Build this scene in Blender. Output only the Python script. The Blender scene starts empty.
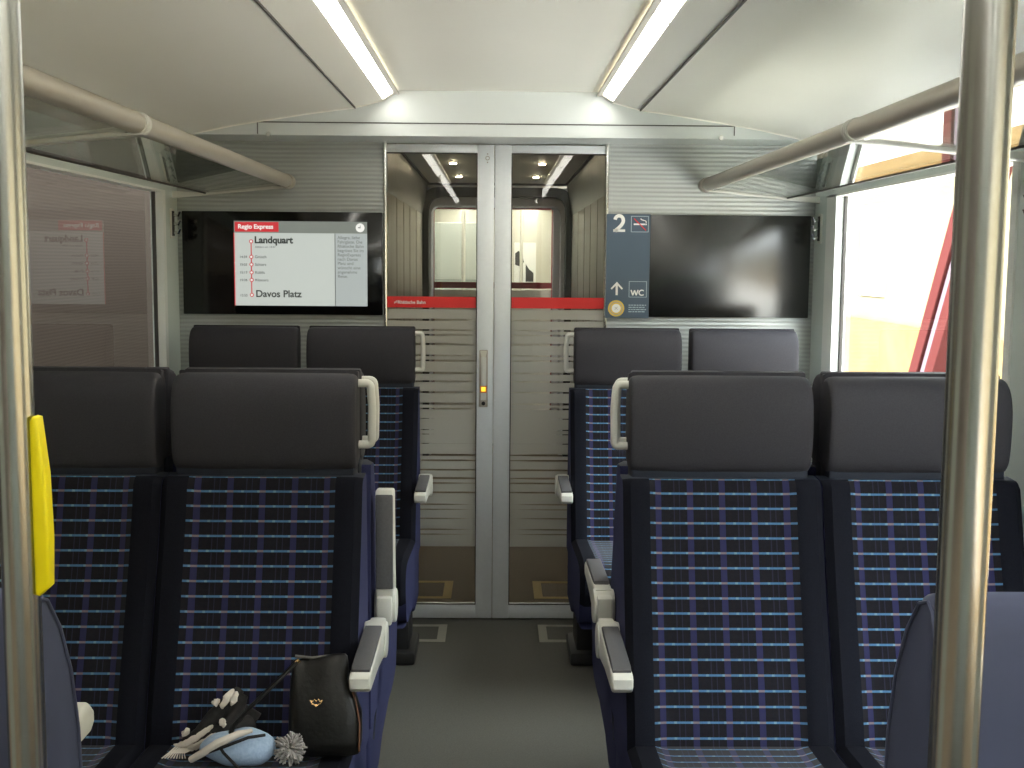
import bpy, bmesh, math, random
from mathutils import Vector, Matrix
random.seed(4)
S = bpy.context.scene
COL = S.collection
PI = math.pi
FZ = -0.03                      # floor level

# ------------------------------------------------------------------ materials
def mat(name, col, rough=0.5, metal=0.0, spec=0.5, emit=None, es=0.0, alpha=1.0, coat=0.0):
    m = bpy.data.materials.new(name); m.use_nodes = True
    b = m.node_tree.nodes['Principled BSDF']
    b.inputs['Base Color'].default_value = (*col, 1)
    b.inputs['Roughness'].default_value = rough
    b.inputs['Metallic'].default_value = metal
    b.inputs['Specular IOR Level'].default_value = spec
    b.inputs['Coat Weight'].default_value = coat
    if emit:
        b.inputs['Emission Color'].default_value = (*emit, 1)
        b.inputs['Emission Strength'].default_value = es
    return m

class NT:
    def __init__(s, m): s.t = m.node_tree; s.b = s.t.nodes['Principled BSDF']
    def n(s, typ, **kw):
        nd = s.t.nodes.new(typ)
        for k, v in kw.items(): setattr(nd, k, v)
        return nd
    def link(s, a, b): s.t.links.new(a, b)
    def math(s, op, a, b=None, c=None, clamp=False):
        nd = s.t.nodes.new('ShaderNodeMath'); nd.operation = op; nd.use_clamp = clamp
        for i, v in enumerate((a, b, c)):
            if v is None: continue
            if isinstance(v, (int, float)): nd.inputs[i].default_value = v
            else: s.link(v, nd.inputs[i])
        return nd.outputs[0]
    def mix(s, f, a, b):
        nd = s.t.nodes.new('ShaderNodeMix'); nd.data_type = 'RGBA'
        for i, v in ((0, f), (6, a), (7, b)):
            if isinstance(v, (int, float)): nd.inputs[i].default_value = v
            elif isinstance(v, tuple): nd.inputs[i].default_value = (*v, 1)
            else: s.link(v, nd.inputs[i])
        return nd.outputs[2]

def noisy(m, scale, col2, amount=0.5, bump=0.0, stretch=None, bdist=0.002, detail=3, lo=0.35, hi=0.65):
    t = NT(m); tc = t.n('ShaderNodeTexCoord'); src = tc.outputs['Object']
    if stretch:
        mp = t.n('ShaderNodeMapping'); mp.inputs['Scale'].default_value = stretch
        t.link(src, mp.inputs[0]); src = mp.outputs[0]
    nz = t.n('ShaderNodeTexNoise'); nz.inputs['Scale'].default_value = scale; nz.inputs['Detail'].default_value = detail
    t.link(src, nz.inputs['Vector'])
    mr = t.n('ShaderNodeMapRange'); mr.inputs[1].default_value = lo; mr.inputs[2].default_value = hi
    t.link(nz.outputs[0], mr.inputs[0])
    f = t.math('MULTIPLY', mr.outputs[0], amount)
    base = tuple(t.b.inputs['Base Color'].default_value)[:3]
    t.link(t.mix(f, base, col2), t.b.inputs['Base Color'])
    if bump:
        bp = t.n('ShaderNodeBump'); bp.inputs['Strength'].default_value = bump; bp.inputs['Distance'].default_value = bdist
        t.link(nz.outputs[0], bp.inputs['Height']); t.link(bp.outputs[0], t.b.inputs['Normal'])
    return m

M = {}
M['ceiling'] = noisy(mat('ceiling_panel', (.85, .83, .76), .42), 2.0, (.82, .80, .73), .5)
M['fascia'] = mat('fascia_grey', (.58, .61, .60), .45)
M['seam'] = mat('dark_seam', (.09, .085, .08), .8)
M['lip'] = mat('light_lip', (.42, .40, .36), .5)
M['light'] = mat('lamp_diffuser', (.9, .9, .85), .5, emit=(1, .98, .90), es=7.0)
M['light_dim'] = mat('lamp_diffuser_dim', (.6, .6, .55), .4, emit=(1, .95, .8), es=.10)
M['side'] = noisy(mat('side_wall_panel', (.60, .67, .64), .45), 3, (.55, .62, .59), .5)
M['lower'] = mat('lower_wall_beige', (.55, .42, .30), .6)
M['win_frame'] = mat('window_frame_white', (.80, .83, .80), .35)
M['gasket'] = mat('gasket_dark', (.05, .045, .04), .6)
M['alu'] = noisy(mat('door_aluminium', (.72, .75, .77), .42, .25), 60, (.67, .70, .72), .4)
M['chrome'] = mat('chrome', (.8, .8, .78), .15, 1)
M['steel'] = noisy(mat('brushed_steel_pole', (.42, .42, .405), .26, 1), 40, (.36, .355, .34), .4, stretch=(1, 1, .05))
M['rail'] = mat('rail_lacquer', (.42, .385, .32), .38, .25)
M['white_pl'] = noisy(mat('cream_plastic', (.62, .62, .57), .4), 20, (.57, .57, .52), .3)
M['leather'] = noisy(mat('grey_leather', (.040, .039, .046), .72, spec=.25), 350, (.030, .029, .036), .8, bump=.3, bdist=.001)
M['leather_nav'] = noisy(mat('dark_navy_trim', (.009, .014, .028), .75), 200, (.006, .009, .018), .6)
M['bolster'] = noisy(mat('black_blue_velour', (.0045, .005, .009), .9, spec=.15), 500, (.008, .009, .015), .7, bump=.2, bdist=.001)
M['blue_side'] = noisy(mat('slate_blue_fabric', (.036, .040, .105), .85, spec=.2), 400, (.024, .028, .075), .7)
M['shell'] = noisy(mat('slate_blue_leather', (.068, .078, .135), .6, spec=.3), 9, (.055, .063, .11), .6, bump=.05)
M['pad'] = noisy(mat('armrest_pad_grey', (.085, .085, .09), .6), 300, (.06, .06, .065), .6)
M['black'] = mat('matt_black', (.012, .012, .012), .6)
M['black_glass'] = mat('black_gloss_panel', (.004, .004, .004), .12, spec=.5)
M['mirror_panel'] = mat('satin_black_glass', (.006, .006, .005), .27, spec=.6, coat=1.0)
M['mirror_panel'].node_tree.nodes['Principled BSDF'].inputs['Coat Roughness'].default_value = .22
M['red'] = mat('red_band', (.68, .02, .018), .45)
M['white_txt'] = mat('white_print', (.85, .85, .83), .5)
M['yellow'] = mat('yellow_plastic', (.90, .76, .0), .4)
M['yellow_btn'] = mat('lit_yellow_button', (.95, .7, .05), .4, emit=(1, .65, .05), es=.6)
M['orange'] = mat('orange_rim', (.75, .22, .04), .5)
M['sign_blue'] = mat('sign_slate_blue', (.058, .092, .135), .45)
M['sign_yellow'] = mat('sign_yellow', (.72, .50, .07), .5)
M['sign_grey'] = mat('sign_grey', (.42, .38, .33), .5)
M['sign_lblue'] = mat('sign_pale_outline', (.40, .50, .56), .5)
def scr(n, c, e=.42): return mat(n, tuple(x*.15 for x in c), .3, emit=c, es=e*.72)
M['scr_bg'] = scr('display_grey', (.80, .86, .80), .42)
M['scr_side'] = scr('display_side_grey', (.62, .68, .66), .42)
M['scr_head'] = scr('display_header', (.30, .33, .29), .42)
M['scr_red'] = scr('display_red', (.75, .05, .06), .5)
M['scr_txt'] = scr('display_text', (.06, .07, .06), .3)
M['scr_txt2'] = scr('display_small_text', (.22, .24, .23), .35)
M['scr_white'] = scr('display_white', (.95, .95, .9), .6)
M['gold'] = mat('gold_metal', (.95, .62, .30), .25, 1)
M['bag'] = noisy(mat('black_leather', (.004, .0038, .0035), .34, spec=.3), 120, (.007, .0065, .006), .7, bump=.25, bdist=.002)
M['knit_blue'] = noisy(mat('pale_blue_knit', (.36, .47, .62), .9), 160, (.26, .35, .50), .6, bump=.5, bdist=.002)
M['knit_grey'] = noisy(mat('grey_yarn', (.42, .40, .38), .9), 120, (.22, .20, .20), .8)
M['knit_cream'] = mat('cream_yarn', (.62, .56, .50), .9)
M['knit_black'] = noisy(mat('black_yarn', (.010, .009, .009), .9), 120, (.02, .018, .018), .8)
M['vest_wall'] = noisy(mat('vestibule_steel', (.34, .315, .26), .38, .35), 4, (.43, .40, .335), .8, stretch=(1, 1.5, .05))
M['vest_dark'] = noisy(mat('vestibule_dark_panel', (.07, .065, .055), .35, .3), 9, (.12, .115, .10), .6)
M['vest_floor'] = noisy(mat('vestibule_floor', (.32, .25, .165), .7), 260, (.20, .16, .11), .8)
M['vest_ceiling'] = mat('vestibule_ceiling', (.55, .55, .47), .5)
M['rubber'] = mat('gangway_rubber', (.03, .027, .026), .6)
M['gang_grey'] = mat('gangway_grey', (.66, .67, .76), .5)
M['dark_red'] = mat('dark_red_band', (.20, .015, .02), .5)
M['cream'] = mat('cream_panel', (.62, .60, .52), .5)
M['pale_grey'] = mat('pale_grey_panel', (.45, .48, .44), .5)
M['mark'] = mat('floor_marking', (.30, .29, .24), .7)
M['mark_y'] = mat('floor_marking_ochre', (.85, .66, .30), .7)
M['window_board'] = mat('board_white', (.85, .85, .82), .6)
M['skin_tan'] = mat('table_wood', (.50, .33, .20), .5)

# floor vinyl with speckle and slight wear
m = mat('floor_vinyl', (.105, .102, .085), .8, spec=.3); M['floor'] = m
t = NT(m); tc = t.n('ShaderNodeTexCoord')
n1 = t.n('ShaderNodeTexNoise'); n1.inputs['Scale'].default_value = 240; n1.inputs['Detail'].default_value = 2
n2 = t.n('ShaderNodeTexNoise'); n2.inputs['Scale'].default_value = 3.0
t.link(tc.outputs['Object'], n1.inputs['Vector']); t.link(tc.outputs['Object'], n2.inputs['Vector'])
c1 = t.mix(n1.outputs[0], (.056, .056, .048), (.132, .130, .115))
c2 = t.mix(t.math('MULTIPLY', n2.outputs[0], .35), c1, (.10, .09, .07))
t.link(c2, t.b.inputs['Base Color'])

# ribbed end wall
def ribbed(name, a, b, spacing, axis=2, rough=.4, metal=.3, depth=.002, spec=.5):
    m = mat(name, a, rough, metal, spec); t = NT(m)
    tc = t.n('ShaderNodeTexCoord'); sp = t.n('ShaderNodeSeparateXYZ'); t.link(tc.outputs['Object'], sp.inputs[0])
    w = t.math('SINE', t.math('MULTIPLY', sp.outputs[axis], 2*PI/spacing))
    w01 = t.math('MULTIPLY_ADD', w, .5, .5)
    nz = t.n('ShaderNodeTexNoise'); nz.inputs['Scale'].default_value = 30
    mp = t.n('ShaderNodeMapping'); mp.inputs['Scale'].default_value = (.02, .02, 1) if axis == 2 else (1, .02, .02)
    t.link(tc.outputs['Object'], mp.inputs[0]); t.link(mp.outputs[0], nz.inputs['Vector'])
    t.link(t.mix(t.math('MULTIPLY_ADD', w01, .6, t.math('MULTIPLY', nz.outputs[0], .5)), a, b), t.b.inputs['Base Color'])
    bp = t.n('ShaderNodeBump'); bp.inputs['Strength'].default_value = .28; bp.inputs['Distance'].default_value = depth
    t.link(w, bp.inputs['Height']); t.link(bp.outputs[0], t.b.inputs['Normal'])
    return m
M['rib'] = ribbed('ribbed_end_wall', (.33, .35, .34), (.46, .48, .46), .018)
M['brown_rib'] = ribbed('brown_corrugated_cladding', (.056, .043, .034), (.074, .058, .047), .022, spec=0, rough=.95, metal=0, depth=.001)

# plaid moquette: UV in metres (u across, v along)
m = mat('plaid_moquette', (.01, .01, .02), .9, spec=.2); M['plaid'] = m
t = NT(m); uv = t.n('ShaderNodeUVMap'); uv.uv_map = 'UVMap'
sp = t.n('ShaderNodeSeparateXYZ'); t.link(uv.outputs[0], sp.inputs[0]); U_, V_ = sp.outputs[0], sp.outputs[1]
def band(x, period, width, off=0.0):
    ph = t.math('FRACT', t.math('ADD', t.math('DIVIDE', x, period), 100.5+off))
    d = t.math('MULTIPLY', t.math('ABSOLUTE', t.math('SUBTRACT', ph, .5)), period)
    return t.math('LESS_THAN', d, width/2)
inside = t.math('LESS_THAN', t.math('ABSOLUTE', U_), .1665)
line = t.math('MULTIPLY', band(V_, .0335, .0048), inside)
stripe = band(U_, .073, .014)
thin = t.math('MAXIMUM', band(U_, .073, .0025, .5), band(U_, .073, .0022, .33))
nz = t.n('ShaderNodeTexNoise'); nz.inputs['Scale'].default_value = 160; t.link(uv.outputs[0], nz.inputs['Vector'])
chk = band(U_, .0180, .009)
base = t.mix(nz.outputs[0], (.003, .003, .006), (.009, .0082, .013))
base = t.mix(t.math('MULTIPLY', t.math('MULTIPLY', chk, inside), .35), base, (.010, .007, .009))
base = t.mix(t.math('MULTIPLY', t.math('MULTIPLY', stripe, inside), .85), base, (.022, .022, .078))
base = t.mix(t.math('MULTIPLY', t.math('MULTIPLY', thin, inside), .5), base, (.028, .028, .06))
lc = t.mix(nz.outputs[0], (.040, .115, .225), (.085, .19, .32))
lc = t.mix(t.math('MULTIPLY', band(U_, .0365, .006, .25), .7), lc, (.18, .30, .37))
lc = t.mix(t.math('MULTIPLY', stripe, .85), lc, (.20, .14, .14))
t.link(t.mix(line, base, lc), t.b.inputs['Base Color'])
t.b.inputs['Sheen Weight'].default_value = .15

# thin glass: what it lets through and what it mirrors, mixed by the viewing angle
def thin_glass(name, tint, ior, rough=0.0, boost=1.0):
    m = bpy.data.materials.new(name); m.use_nodes = True; nt = m.node_tree
    for n in list(nt.nodes): nt.nodes.remove(n)
    o = nt.nodes.new('ShaderNodeOutputMaterial'); mx = nt.nodes.new('ShaderNodeMixShader')
    tr = nt.nodes.new('ShaderNodeBsdfTransparent'); tr.inputs[0].default_value = (*tint, 1)
    gl = nt.nodes.new('ShaderNodeBsdfAnisotropic'); gl.inputs['Roughness'].default_value = rough
    gl.inputs['Color'].default_value = (1, 1, 1, 1)
    fr = nt.nodes.new('ShaderNodeFresnel')
    ge = nt.nodes.new('ShaderNodeNewGeometry'); mr = nt.nodes.new('ShaderNodeMapRange')   # the same mirror strength on both faces of the pane
    mr.inputs[3].default_value = ior; mr.inputs[4].default_value = 1/ior
    nt.links.new(ge.outputs['Backfacing'], mr.inputs[0]); nt.links.new(mr.outputs[0], fr.inputs[0])
    mu = nt.nodes.new('ShaderNodeMath'); mu.operation = 'MULTIPLY'; mu.use_clamp = True; mu.inputs[1].default_value = boost
    nt.links.new(fr.outputs[0], mu.inputs[0]); nt.links.new(mu.outputs[0], mx.inputs[0])
    nt.links.new(tr.outputs[0], mx.inputs[1]); nt.links.new(gl.outputs[0], mx.inputs[2]); nt.links.new(mx.outputs[0], o.inputs[0])
    return m
M['glass_win'] = thin_glass('window_glass', (.90, .92, .90), 1.2)
M['glass_door'] = thin_glass('door_glass', (.74, .73, .67), 1.5, boost=1.0)
M['glass_shelf'] = thin_glass('shelf_glass', (.80, .81, .78), 1.4, boost=.75)
# frosted decor film
m = mat('frosted_film', (.41, .40, .35), .6); M['film'] = m
m.node_tree.nodes['Principled BSDF'].inputs['Subsurface Weight'].default_value = 0

# ------------------------------------------------------------------ mesh helpers
def box(bm, x0, x1, y0, y1, z0, z1, bev=0, seg=2):
    r = bmesh.ops.create_cube(bm, size=1)
    vs = r['verts']
    for v in vs:
        v.co = Vector(((x0+x1)/2+v.co.x*(x1-x0), (y0+y1)/2+v.co.y*(y1-y0), (z0+z1)/2+v.co.z*(z1-z0)))
    if bev:
        es = list({e for v in vs for e in v.link_edges})
        bmesh.ops.bevel(bm, geom=es, offset=bev, segments=seg, profile=.5, affect='EDGES')
    return bm

def prism(bm, pts, axis, a0, a1, bev=0, seg=2):
    """extrude a closed 2D outline along an axis. axis x: pts=(y,z); y: (x,z); z: (x,y)"""
    def P(p, a):
        return Vector((a, p[0], p[1])) if axis == 'x' else Vector((p[0], a, p[1])) if axis == 'y' else Vector((p[0], p[1], a))
    A = [bm.verts.new(P(p, a0)) for p in pts]; B = [bm.verts.new(P(p, a1)) for p in pts]
    n = len(pts); fs = [bm.faces.new(A), bm.faces.new(B[::-1])]
    for i in range(n): fs.append(bm.faces.new((A[i], B[i], B[(i+1) % n], A[(i+1) % n])))
    bmesh.ops.recalc_face_normals(bm, faces=fs)
    if bev:
        es = [e for f in fs[:2] for e in f.edges]
        bmesh.ops.bevel(bm, geom=list(set(es)), offset=bev, segments=seg, profile=.5, affect='EDGES')
    return bm

def tube(bm, path, r, n=12, closed=False, cap=True, flat=1.0, up=None):
    path = [Vector(p) for p in path]; rings = []
    prev = None
    for i, p in enumerate(path):
        d = (path[min(i+1, len(path)-1)] - path[max(i-1, 0)]).normalized()
        if prev is None:
            u = up or (Vector((0, 0, 1)) if abs(d.z) < .9 else Vector((1, 0, 0)))
        else: u = prev
        s = d.cross(u)
        if s.length < 1e-5: s = d.cross(Vector((0, 1, 0)))
        s.normalize(); u = s.cross(d).normalized(); prev = u
        rr = r[i] if isinstance(r, (list, tuple)) else r
        rings.append([bm.verts.new(p + (s*math.cos(2*PI*k/n)*flat + u*math.sin(2*PI*k/n))*rr) for k in range(n)])
    for a, b in zip(rings, rings[1:]):
        for k in range(n): bm.faces.new((a[k], a[(k+1) % n], b[(k+1) % n], b[k]))
    if cap:
        bm.faces.new(rings[0][::-1]); bm.faces.new(rings[-1])
    return bm

def round_path(pts, r, seg=5):
    out = [Vector(pts[0])]
    for i in range(1, len(pts)-1):
        a, b, c = Vector(pts[i-1]), Vector(pts[i]), Vector(pts[i+1])
        u = (a-b).normalized(); v = (c-b).normalized()
        p0, p1 = b+u*r, b+v*r
        for k in range(seg+1):
            s = k/seg; out.append(p0*(1-s)**2 + b*2*s*(1-s) + p1*s*s)
    out.append(Vector(pts[-1])); return out

def obj(name, bm, m, parent=None, smooth=False, mesh=None):
    if mesh is None:
        mesh = bpy.data.meshes.new(name)
        bmesh.ops.recalc_face_normals(bm, faces=bm.faces[:])
        bm.to_mesh(mesh); bm.free()
        for x in (m if isinstance(m, (list, tuple)) else [m]): mesh.materials.append(x)
        if smooth:
            mesh.polygons.foreach_set('use_smooth', [True]*len(mesh.polygons))
            try: mesh.set_sharp_from_angle(angle=math.radians(40 if smooth is True else smooth))
            except Exception: pass
    o = bpy.data.objects.new(name, mesh); COL.objects.link(o)
    if parent: o.parent = parent
    return o

def thing(name, label, cat, loc=(0, 0, 0), rotz=0, group=None, kind=None):
    o = bpy.data.objects.new(name, None); COL.objects.link(o); o.empty_display_size = .1
    o.location = loc; o.rotation_euler = (0, 0, rotz)
    return tag(o, label, cat, group, kind)
def tag(o, label=None, cat=None, group=None, kind=None):
    if label: o['label'] = label
    if cat: o['category'] = cat
    if group: o['group'] = group
    if kind: o['kind'] = kind
    return o
def struct(name, bm, m, label, cat='wall', smooth=False):
    return tag(obj(name, bm, m, smooth=smooth), label, cat, kind='structure')
NB = bmesh.new
def B(*a, **k): return box(NB(), *a, **k)

def text(name, s, x, z, y, size, m, parent=None, bold=0.0, align='LEFT', ext=.0006):
    cu = bpy.data.curves.new('t', 'FONT'); cu.body = s; cu.size = size; cu.extrude = ext; cu.offset = bold; cu.align_x = align
    to = bpy.data.objects.new('t', cu); COL.objects.link(to)
    bpy.context.view_layer.update()
    me = bpy.data.meshes.new_from_object(to.evaluated_get(bpy.context.evaluated_depsgraph_get()))
    bpy.data.objects.remove(to); me.name = name
    me.transform(Matrix.Translation((x, y, z)) @ Matrix.Rotation(PI/2, 4, 'X'))
    me.materials.clear(); me.materials.append(m)
    o = bpy.data.objects.new(name, me); COL.objects.link(o)
    if parent: o.parent = parent
    return o
def disc(bm, x, z, y0, y1, r, n=32, r_in=None):
    if r_in is None:
        return prism(bm, [(x+r*math.cos(2*PI*k/n), z+r*math.sin(2*PI*k/n)) for k in range(n)], 'y', y0, y1)
    for k in range(n):
        a, b = 2*PI*k/n, 2*PI*(k+1)/n
        prism(bm, [(x+q*math.cos(w), z+q*math.sin(w)) for q, w in ((r_in, a), (r, a), (r, b), (r_in, b))], 'y', y0, y1)
    return bm

# ------------------------------------------------------------------ the carriage shell
Y0, YW = -3.0, 4.85                     # back end of the carriage, far end wall
WX = 1.32
struct('floor', B(-WX-.06, WX+.06, Y0, 4.90, FZ-.05, FZ), M['floor'], 'dark grey speckled vinyl floor of the aisle and seating bays', 'floor')
for s, nm in ((-1, 'left'), (1, 'right')):
    # floor markings on this side of the door
    bm = NB(); a, b = (.182, .60) if s > 0 else (-.60, -.20)
    inner = a if s > 0 else b
    box(bm, a, b, 4.56, 4.59, FZ, FZ+.0015); box(bm, a, b, 4.76, 4.785, FZ, FZ+.0015)
    box(bm, min(inner, inner-s*-.035), max(inner, inner+s*.035), 4.59, 4.76, FZ, FZ+.0015)
    tag(obj('floor_marking', bm, M['mark']), f'pale rectangular outline on the dark floor before the {nm} door leaf', 'floor marking', kind='structure')
    bm = NB(); a, b = (.18, .60) if s > 0 else (-.60, -.20)
    inner = a if s > 0 else b
    box(bm, a, b, 5.17, 5.20, FZ, FZ+.0015); box(bm, a, b, 5.43, 5.46, FZ, FZ+.0015)
    box(bm, min(inner, inner+s*.04), max(inner, inner+s*.04), 5.20, 5.43, FZ, FZ+.0015)
    tag(obj('floor_marking', bm, M['mark_y']), f'ochre rectangular outline on the vestibule floor behind the {nm} glass door', 'floor marking', kind='structure')

# ceiling: panels across, real thickness
cz = 2.159
prof = [(.444, 2.122), (.555, 2.093), (.72, 2.070), (.885, 2.044), (1.03, 2.020), (1.17, 1.990), (1.27, 1.955), (WX+.02, 1.90)]
bm = NB()
box(bm, -.50, .50, Y0, 4.62, cz, cz+.03)
for s in (-1, 1):
    top = [(s*x, z) for x, z in prof]
    prism(bm, top + [(s*(WX+.06), 1.90), (s*(WX+.06), 2.30), (s*.48, 2.30), (s*.48, 2.14), (s*.446, 2.14)], 'y', Y0, 4.62)
struct('ceiling', bm, M['ceiling'], 'cream curved ceiling panels of the train carriage', 'ceiling', smooth=35)
n = 1
def trim(bm, m, label, cat='trim', smooth=False):
    global n
    o = struct(f'trim_{n}', bm, m, label, cat, smooth); n += 1; return o
for s, nm in ((-1, 'left'), (1, 'right')):
    trim(B(min(s*.552, s*.557), max(s*.552, s*.557), Y0, 4.61, 2.088, 2.0945), M['seam'], f'dark seam running along the {nm} half of the ceiling', 'seam')
    L = thing('ceiling_light', f'long bright strip light in the {nm} half of the ceiling', 'ceiling light', (s*.43, 0, 2.135), group='strip lights in the saloon ceiling')
    def seg_strip(y0, y1):
        b = NB()
        prism(b, [(s*.405-s*.43, .012), (s*.443-s*.43, -.014), (s*.444-s*.43, -.011), (s*.406-s*.43, .015)], 'y', y0, y1); return b
    ys = [-2.9, -1.7, -.5, .7, 1.9, 3.085, 4.56]
    for a_, b_ in zip(ys, ys[1:]): obj('diffuser', seg_strip(a_+.006, b_-.006), M['light'], L)
    obj('lip', prism(NB(), [(s*.384-s*.43, .008), (s*.403-s*.43, .008), (s*.404-s*.43, .016), (s*.386-s*.43, .018)], 'y', Y0+.02, 4.60), M['lip'], L)
    for yj in ys[1:-1]: obj('joint_strap', prism(NB(), [(s*.404-s*.43, .0105), (s*.443-s*.43, -.0165), (s*.443-s*.43, -.015), (s*.404-s*.43, .012)], 'y', yj-.007, yj+.007), M['lip'], L)
    obj('end_cap', prism(NB(), [(s*.400-s*.43, .010), (s*.444-s*.43, -.018), (s*.444-s*.43, .03), (s*.400-s*.43, .03)], 'y', 4.562, 4.60), M['lip'], L)

# fascia above the end wall
poly = [(.0, 2.172), (.40, 2.172), (.455, 2.118)] + prof[1:-1] + [(WX, 1.93), (WX, 1.985)]
right = [(x, z) for x, z in [(.455, 2.30)] + [] ]
bm = NB()
outline = [(-WX, 1.985), (WX, 1.985), (WX, 2.28), (-WX, 2.28)]
prism(bm, outline, 'y', 4.60, YW)
struct('wall_far_fascia', bm, M['fascia'], 'pale grey fascia between the ceiling and the glass doors', 'wall')
H = thing('access_panel', 'long narrow hatch outlined in black across the fascia above the doors', 'hatch', (0, 4.60, 2.01), kind='structure')
b = NB(); box(b, -.936, .926, -.002, .001, .022, .0265); box(b, -.936, -.932, -.002, .001, -.022, .0265); box(b, .922, .926, -.002, .001, -.012, .0265)
obj('hatch_seam', b, M['seam'], H)
for x in (-.89, .872):
    b = NB(); tube(b, [(x, -.010, -.022), (x, .001, -.022)], .009, 12); obj('latch', b, M['chrome'], H, True)
b = NB(); 
for s in (-1, 1):
    pts = [(s*x, z) for x, z in prof[:-1]]
    for p, q in zip(pts, pts[1:]):
        prism(b, [(p[0], p[1]-.004), (q[0], q[1]-.004), (q[0], q[1]+.004), (p[0], p[1]+.004)], 'y', 4.592, 4.601)
trim(b, M['ceiling'], 'thin curved edge where the ceiling meets the fascia', 'edge trim')

# end wall with the door opening between x -.462 and .452
bm = NB(); box(bm, -WX, -.462, YW, YW+.05, FZ, 2.02); box(bm, .452, WX, YW, YW+.05, FZ, 2.02); 
struct('wall_far', bm, M['rib'], 'grey horizontally ribbed end wall on both sides of the glass doors', 'wall')
struct('wall_far_header', B(-.47, .46, YW+.045, YW+.09, 1.99, 2.25), M['fascia'], 'header over the glass doors', 'wall')
for s, x, nm in ((-1, -.463, 'left'), (1, .453, 'right')):
    b = NB(); tube(b, [(x, YW-.004, FZ), (x, YW-.004, 1.985)], .008, 14)
    trim(b, M['chrome'], f'polished vertical edge trim on the {nm} side of the glass doors', 'edge trim', True)

# side walls with window openings
wins = [(2.95, 4.52), (.95, 2.20), (-2.2, .35)]
ZB, ZT = .84, 1.772
for s, nm in ((-1, 'left'), (1, 'right')):
    wn = [(2.95, 4.66)] + wins[1:]
    bm = NB(); x0, x1 = (WX, WX+.05) if s > 0 else (-WX-.05, -WX)
    ys = [Y0] + [v for w in sorted(wn) for v in w] + [YW+.05]
    for i in range(0, len(ys), 2): box(bm, x0, x1, ys[i], ys[i+1], FZ, 1.93)
    for a_, b_ in wn: box(bm, x0, x1, a_, b_, ZT, 1.93)
    struct(f'wall_{nm}', bm, M['side'], f'pale grey {nm} side wall with pillars between the windows', 'wall')
    bm = NB()
    for a_, b_ in wn: box(bm, x0, x1, a_, b_, FZ, ZB)
    struct(f'wall_{nm}_lower', bm, M['lower'], f'beige lower wall below the {nm} windows', 'wall')
    for k, (a_, b_) in enumerate(wn):
        num = k+1 if s < 0 else k+4
        desc = ['by the far end wall', 'beside the near seats', 'behind the viewer'][k]
        W = thing(f'window_{num}', f'large {nm} side window {desc}', 'window', (s*WX, 0, 0), kind='structure')
        f = NB(); fw = .035
        xa, xb = (-.006, .045) if s > 0 else (-.045, .006)
        box(f, xa, xb, a_, b_, ZT-.008, ZT); box(f, xa, xb, a_, b_, ZB, ZB+.03)
        box(f, xa, xb, a_, a_+fw, ZB, ZT); fe = fw if s < 0 or k else .13; box(f, xa, xb, b_-fe, b_, ZB, ZT)
        obj('window_frame', f, M['win_frame'], W)
        g = NB(); xa, xb = (.024, .036) if s > 0 else (-.036, -.024)
        gx = .012
        box(g, xa, xb, a_+fw, a_+fw+gx, ZB, ZT-.008); box(g, xa, xb, b_-fe-gx, b_-fe, ZB, ZT-.008)
        obj('gasket', g, M['gasket'], W)
        p = NB(); xx = s*.03
        vs = [p.verts.new(v) for v in ((xx, a_+fw, ZB+.03), (xx, b_-fe, ZB+.03), (xx, b_-fe, ZT-.008), (xx, a_+fw, ZT-.008))]
        p.faces.new(vs); obj('glass_pane', p, M['glass_win'], W)
struct('wall_back', B(-WX-.05, WX+.05, Y0-.05, Y0, FZ, 2.3), M['side'], 'plain grey wall closing the carriage behind the viewer', 'wall')
struct('roof', B(-WX-.08, WX+.08, Y0-.05, 14.2, 2.30, 2.36), M['side'], 'carriage roof above the ceiling', 'roof')

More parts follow.
